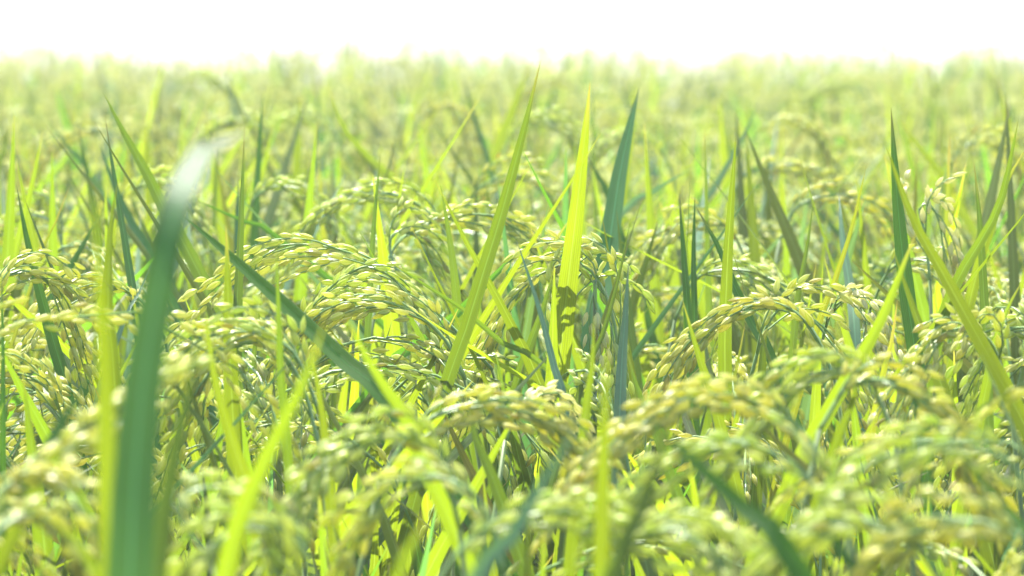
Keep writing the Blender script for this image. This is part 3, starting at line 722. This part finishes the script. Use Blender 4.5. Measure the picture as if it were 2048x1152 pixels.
# ------------------------------------------------------------------ what nobody could count: far crop and the blades below the ears
def scatter(name, label, pts, rz, sc, idx, objs):
    col = bpy.data.collections.new(name + '_sources')
    for o in objs: col.objects.link(o)
    me = bpy.data.meshes.new(name); me.from_pydata([tuple(p) for p in pts], [], [])
    for nm, ty, arr in (('rz', 'FLOAT', rz), ('sc', 'FLOAT', sc), ('pick', 'INT', idx)):
        me.attributes.new(nm, ty, 'POINT').data.foreach_set('value', np.asarray(arr, dtype=np.int32 if ty == 'INT' else np.float32))
    o = bpy.data.objects.new(name, me); C.objects.link(o); o['kind'] = 'stuff'; o['label'] = label
    ng = bpy.data.node_groups.new(name, 'GeometryNodeTree'); ng.is_modifier = True
    ng.interface.new_socket('Geometry', in_out='INPUT', socket_type='NodeSocketGeometry')
    ng.interface.new_socket('Geometry', in_out='OUTPUT', socket_type='NodeSocketGeometry')
    gi, go = ng.nodes.new('NodeGroupInput'), ng.nodes.new('NodeGroupOutput')
    ci = ng.nodes.new('GeometryNodeCollectionInfo'); ci.inputs['Collection'].default_value = col
    ci.inputs['Separate Children'].default_value = True; ci.inputs['Reset Children'].default_value = True
    ip = ng.nodes.new('GeometryNodeInstanceOnPoints'); ip.inputs['Pick Instance'].default_value = True
    def attr(nm, ty):
        n = ng.nodes.new('GeometryNodeInputNamedAttribute'); n.data_type = ty; n.inputs[0].default_value = nm; return n.outputs[0]
    cx = ng.nodes.new('ShaderNodeCombineXYZ')
    ng.links.new(attr('rz', 'FLOAT'), cx.inputs[2])
    ng.links.new(gi.outputs[0], ip.inputs['Points']); ng.links.new(ci.outputs[0], ip.inputs['Instance'])
    ng.links.new(attr('pick', 'INT'), ip.inputs['Instance Index'])
    ng.links.new(cx.outputs[0], ip.inputs['Rotation']); ng.links.new(attr('sc', 'FLOAT'), ip.inputs['Scale'])
    ng.links.new(ip.outputs[0], go.inputs[0])
    o.modifiers.new('scatter', 'NODES').node_group = ng
    return o

def joined_plant(seed, tall, ear=True):
    stem, leaves, tubes, grains = grow_plant(seed, tall, 4 if ear else 6, 0.012, None if ear else LIMEY)
    kinds = ['stem', 'stalk', 'grain', 'lime', 'green', 'blue', 'dark', 'yellow', 'pale']
    g = Geo(); g.add(*tube(stem, 0.0022, 0.0011, 4, 5), 0)
    if ear:
        stalk_geo(g, tubes[:1], 3, 1, 6)
        grains_geo(g, grains, G_LO, 2)
    for P, wd, sd, tw, kind, ph in leaves: g.add(*blade(P, wd, sd, 9, 0.2, tw, ph=ph), kinds.index(kind))
    return bpy.data.objects.new('rice_crop_source', g.mesh('rice_crop_source', [M[k] for k in kinds]))

def joined_leaves(seed):
    r = np.random.default_rng(seed)
    kinds = ['stem', 'lime', 'green', 'blue', 'dark', 'yellow']
    g = Geo()
    for i in range(4):
        a = r.random() * 6.28; o = np.array([math.cos(a), math.sin(a), 0]); p = o * 0.01 * r.random()
        top = p + o * 0.03 + [0, 0, 0.70]
        g.add(*tube([p, p + [0, 0, 0.4], top], 0.0022, 0.0014, 4, 5), 0)
        for q in range(2):
            a += 2 + r.random(); o = np.array([math.cos(a), math.sin(a), 0])
            zb = 0.42 + 0.18 * r.random(); b = p + [0, 0, zb]; zt = min(0.865, zb + 0.22 + 0.1 * r.random())
            h = 0.03 + 0.10 * r.random()
            g.add(*blade([b, b + o * h * 0.4 + [0, 0, (zt - zb) * 0.6], b + o * h + [0, 0, zt - zb]], 0.009 + 0.004 * r.random(),
                         np.cross(o, [0, 0, 1]), 10, 0.2, r.normal(0, 0.6)), int(r.choice([1, 2, 3, 4, 5], p=[.50, .34, .06, .08, .02])))
    return bpy.data.objects.new('under_leaf_source', g.mesh('under_leaf_source', [M[k] for k in kinds]))

FAR, EDGE = 26.0, 4.2
crop_src = [joined_plant(300 + i, 0.062, i < 8) for i in range(12)]
sr = np.random.default_rng(9)
pts = []
hill = 0
while len(pts) < 4600:
    # transplanted hills: a bunch of tillers each, with gaps between them
    y = sr.uniform(0.5, FAR); x = sr.uniform(-1, 1) * (0.09 * y + 0.75)
    if y > EDGE and sr.random() > math.exp(-(y - EDGE) / 3.0): continue
    if sr.random() > (1.0 if in_view(x, y) else 0.55): continue
    x, y = round(x / 0.16) * 0.16 + sr.normal(0, 0.03), round(y / 0.19) * 0.19 + sr.normal(0, 0.03)
    f = min(1.0, max(0.0, (y - 4.0) / 4.0))
    dz = sr.uniform(-0.04, 0.012) + f * (0.012 + sr.normal(0, 0.014))
    spread = 0.024 if y < 6.5 else 0.12      # the far rows have run together
    for q in range(int(sr.integers(3, 8))):
        a, b = x + sr.normal(0, spread), y + sr.normal(0, spread)
        if b < 3.95 and in_view(a, b, 0.015): continue
        if b < 1.15 and abs(a) < 0.28: continue
        pts.append((a, b, dz + sr.uniform(-0.012, 0.008)))
n = len(pts)
scatter('rice_crop', 'hazy mass of rice plants stretching away behind the sharp ears', pts, sr.uniform(0, 6.28, n), sr.uniform(0.97, 1.01, n), sr.integers(0, 12, n), crop_src)
leaf_src = [joined_leaves(400 + i) for i in range(10)]
pts = []
while len(pts) < 330:
    y = math.sqrt(sr.uniform(1.1 ** 2, 4.2 ** 2)); x = sr.uniform(-1, 1) * (0.09 * y + 0.06)
    pts.append((x, y, sr.uniform(-0.06, 0.0)))
n = len(pts)
scatter('rice_foliage', 'dense green blades and stems under the yellow ears', pts, sr.uniform(0, 6.28, n), np.ones(n), sr.integers(0, 10, n), leaf_src)
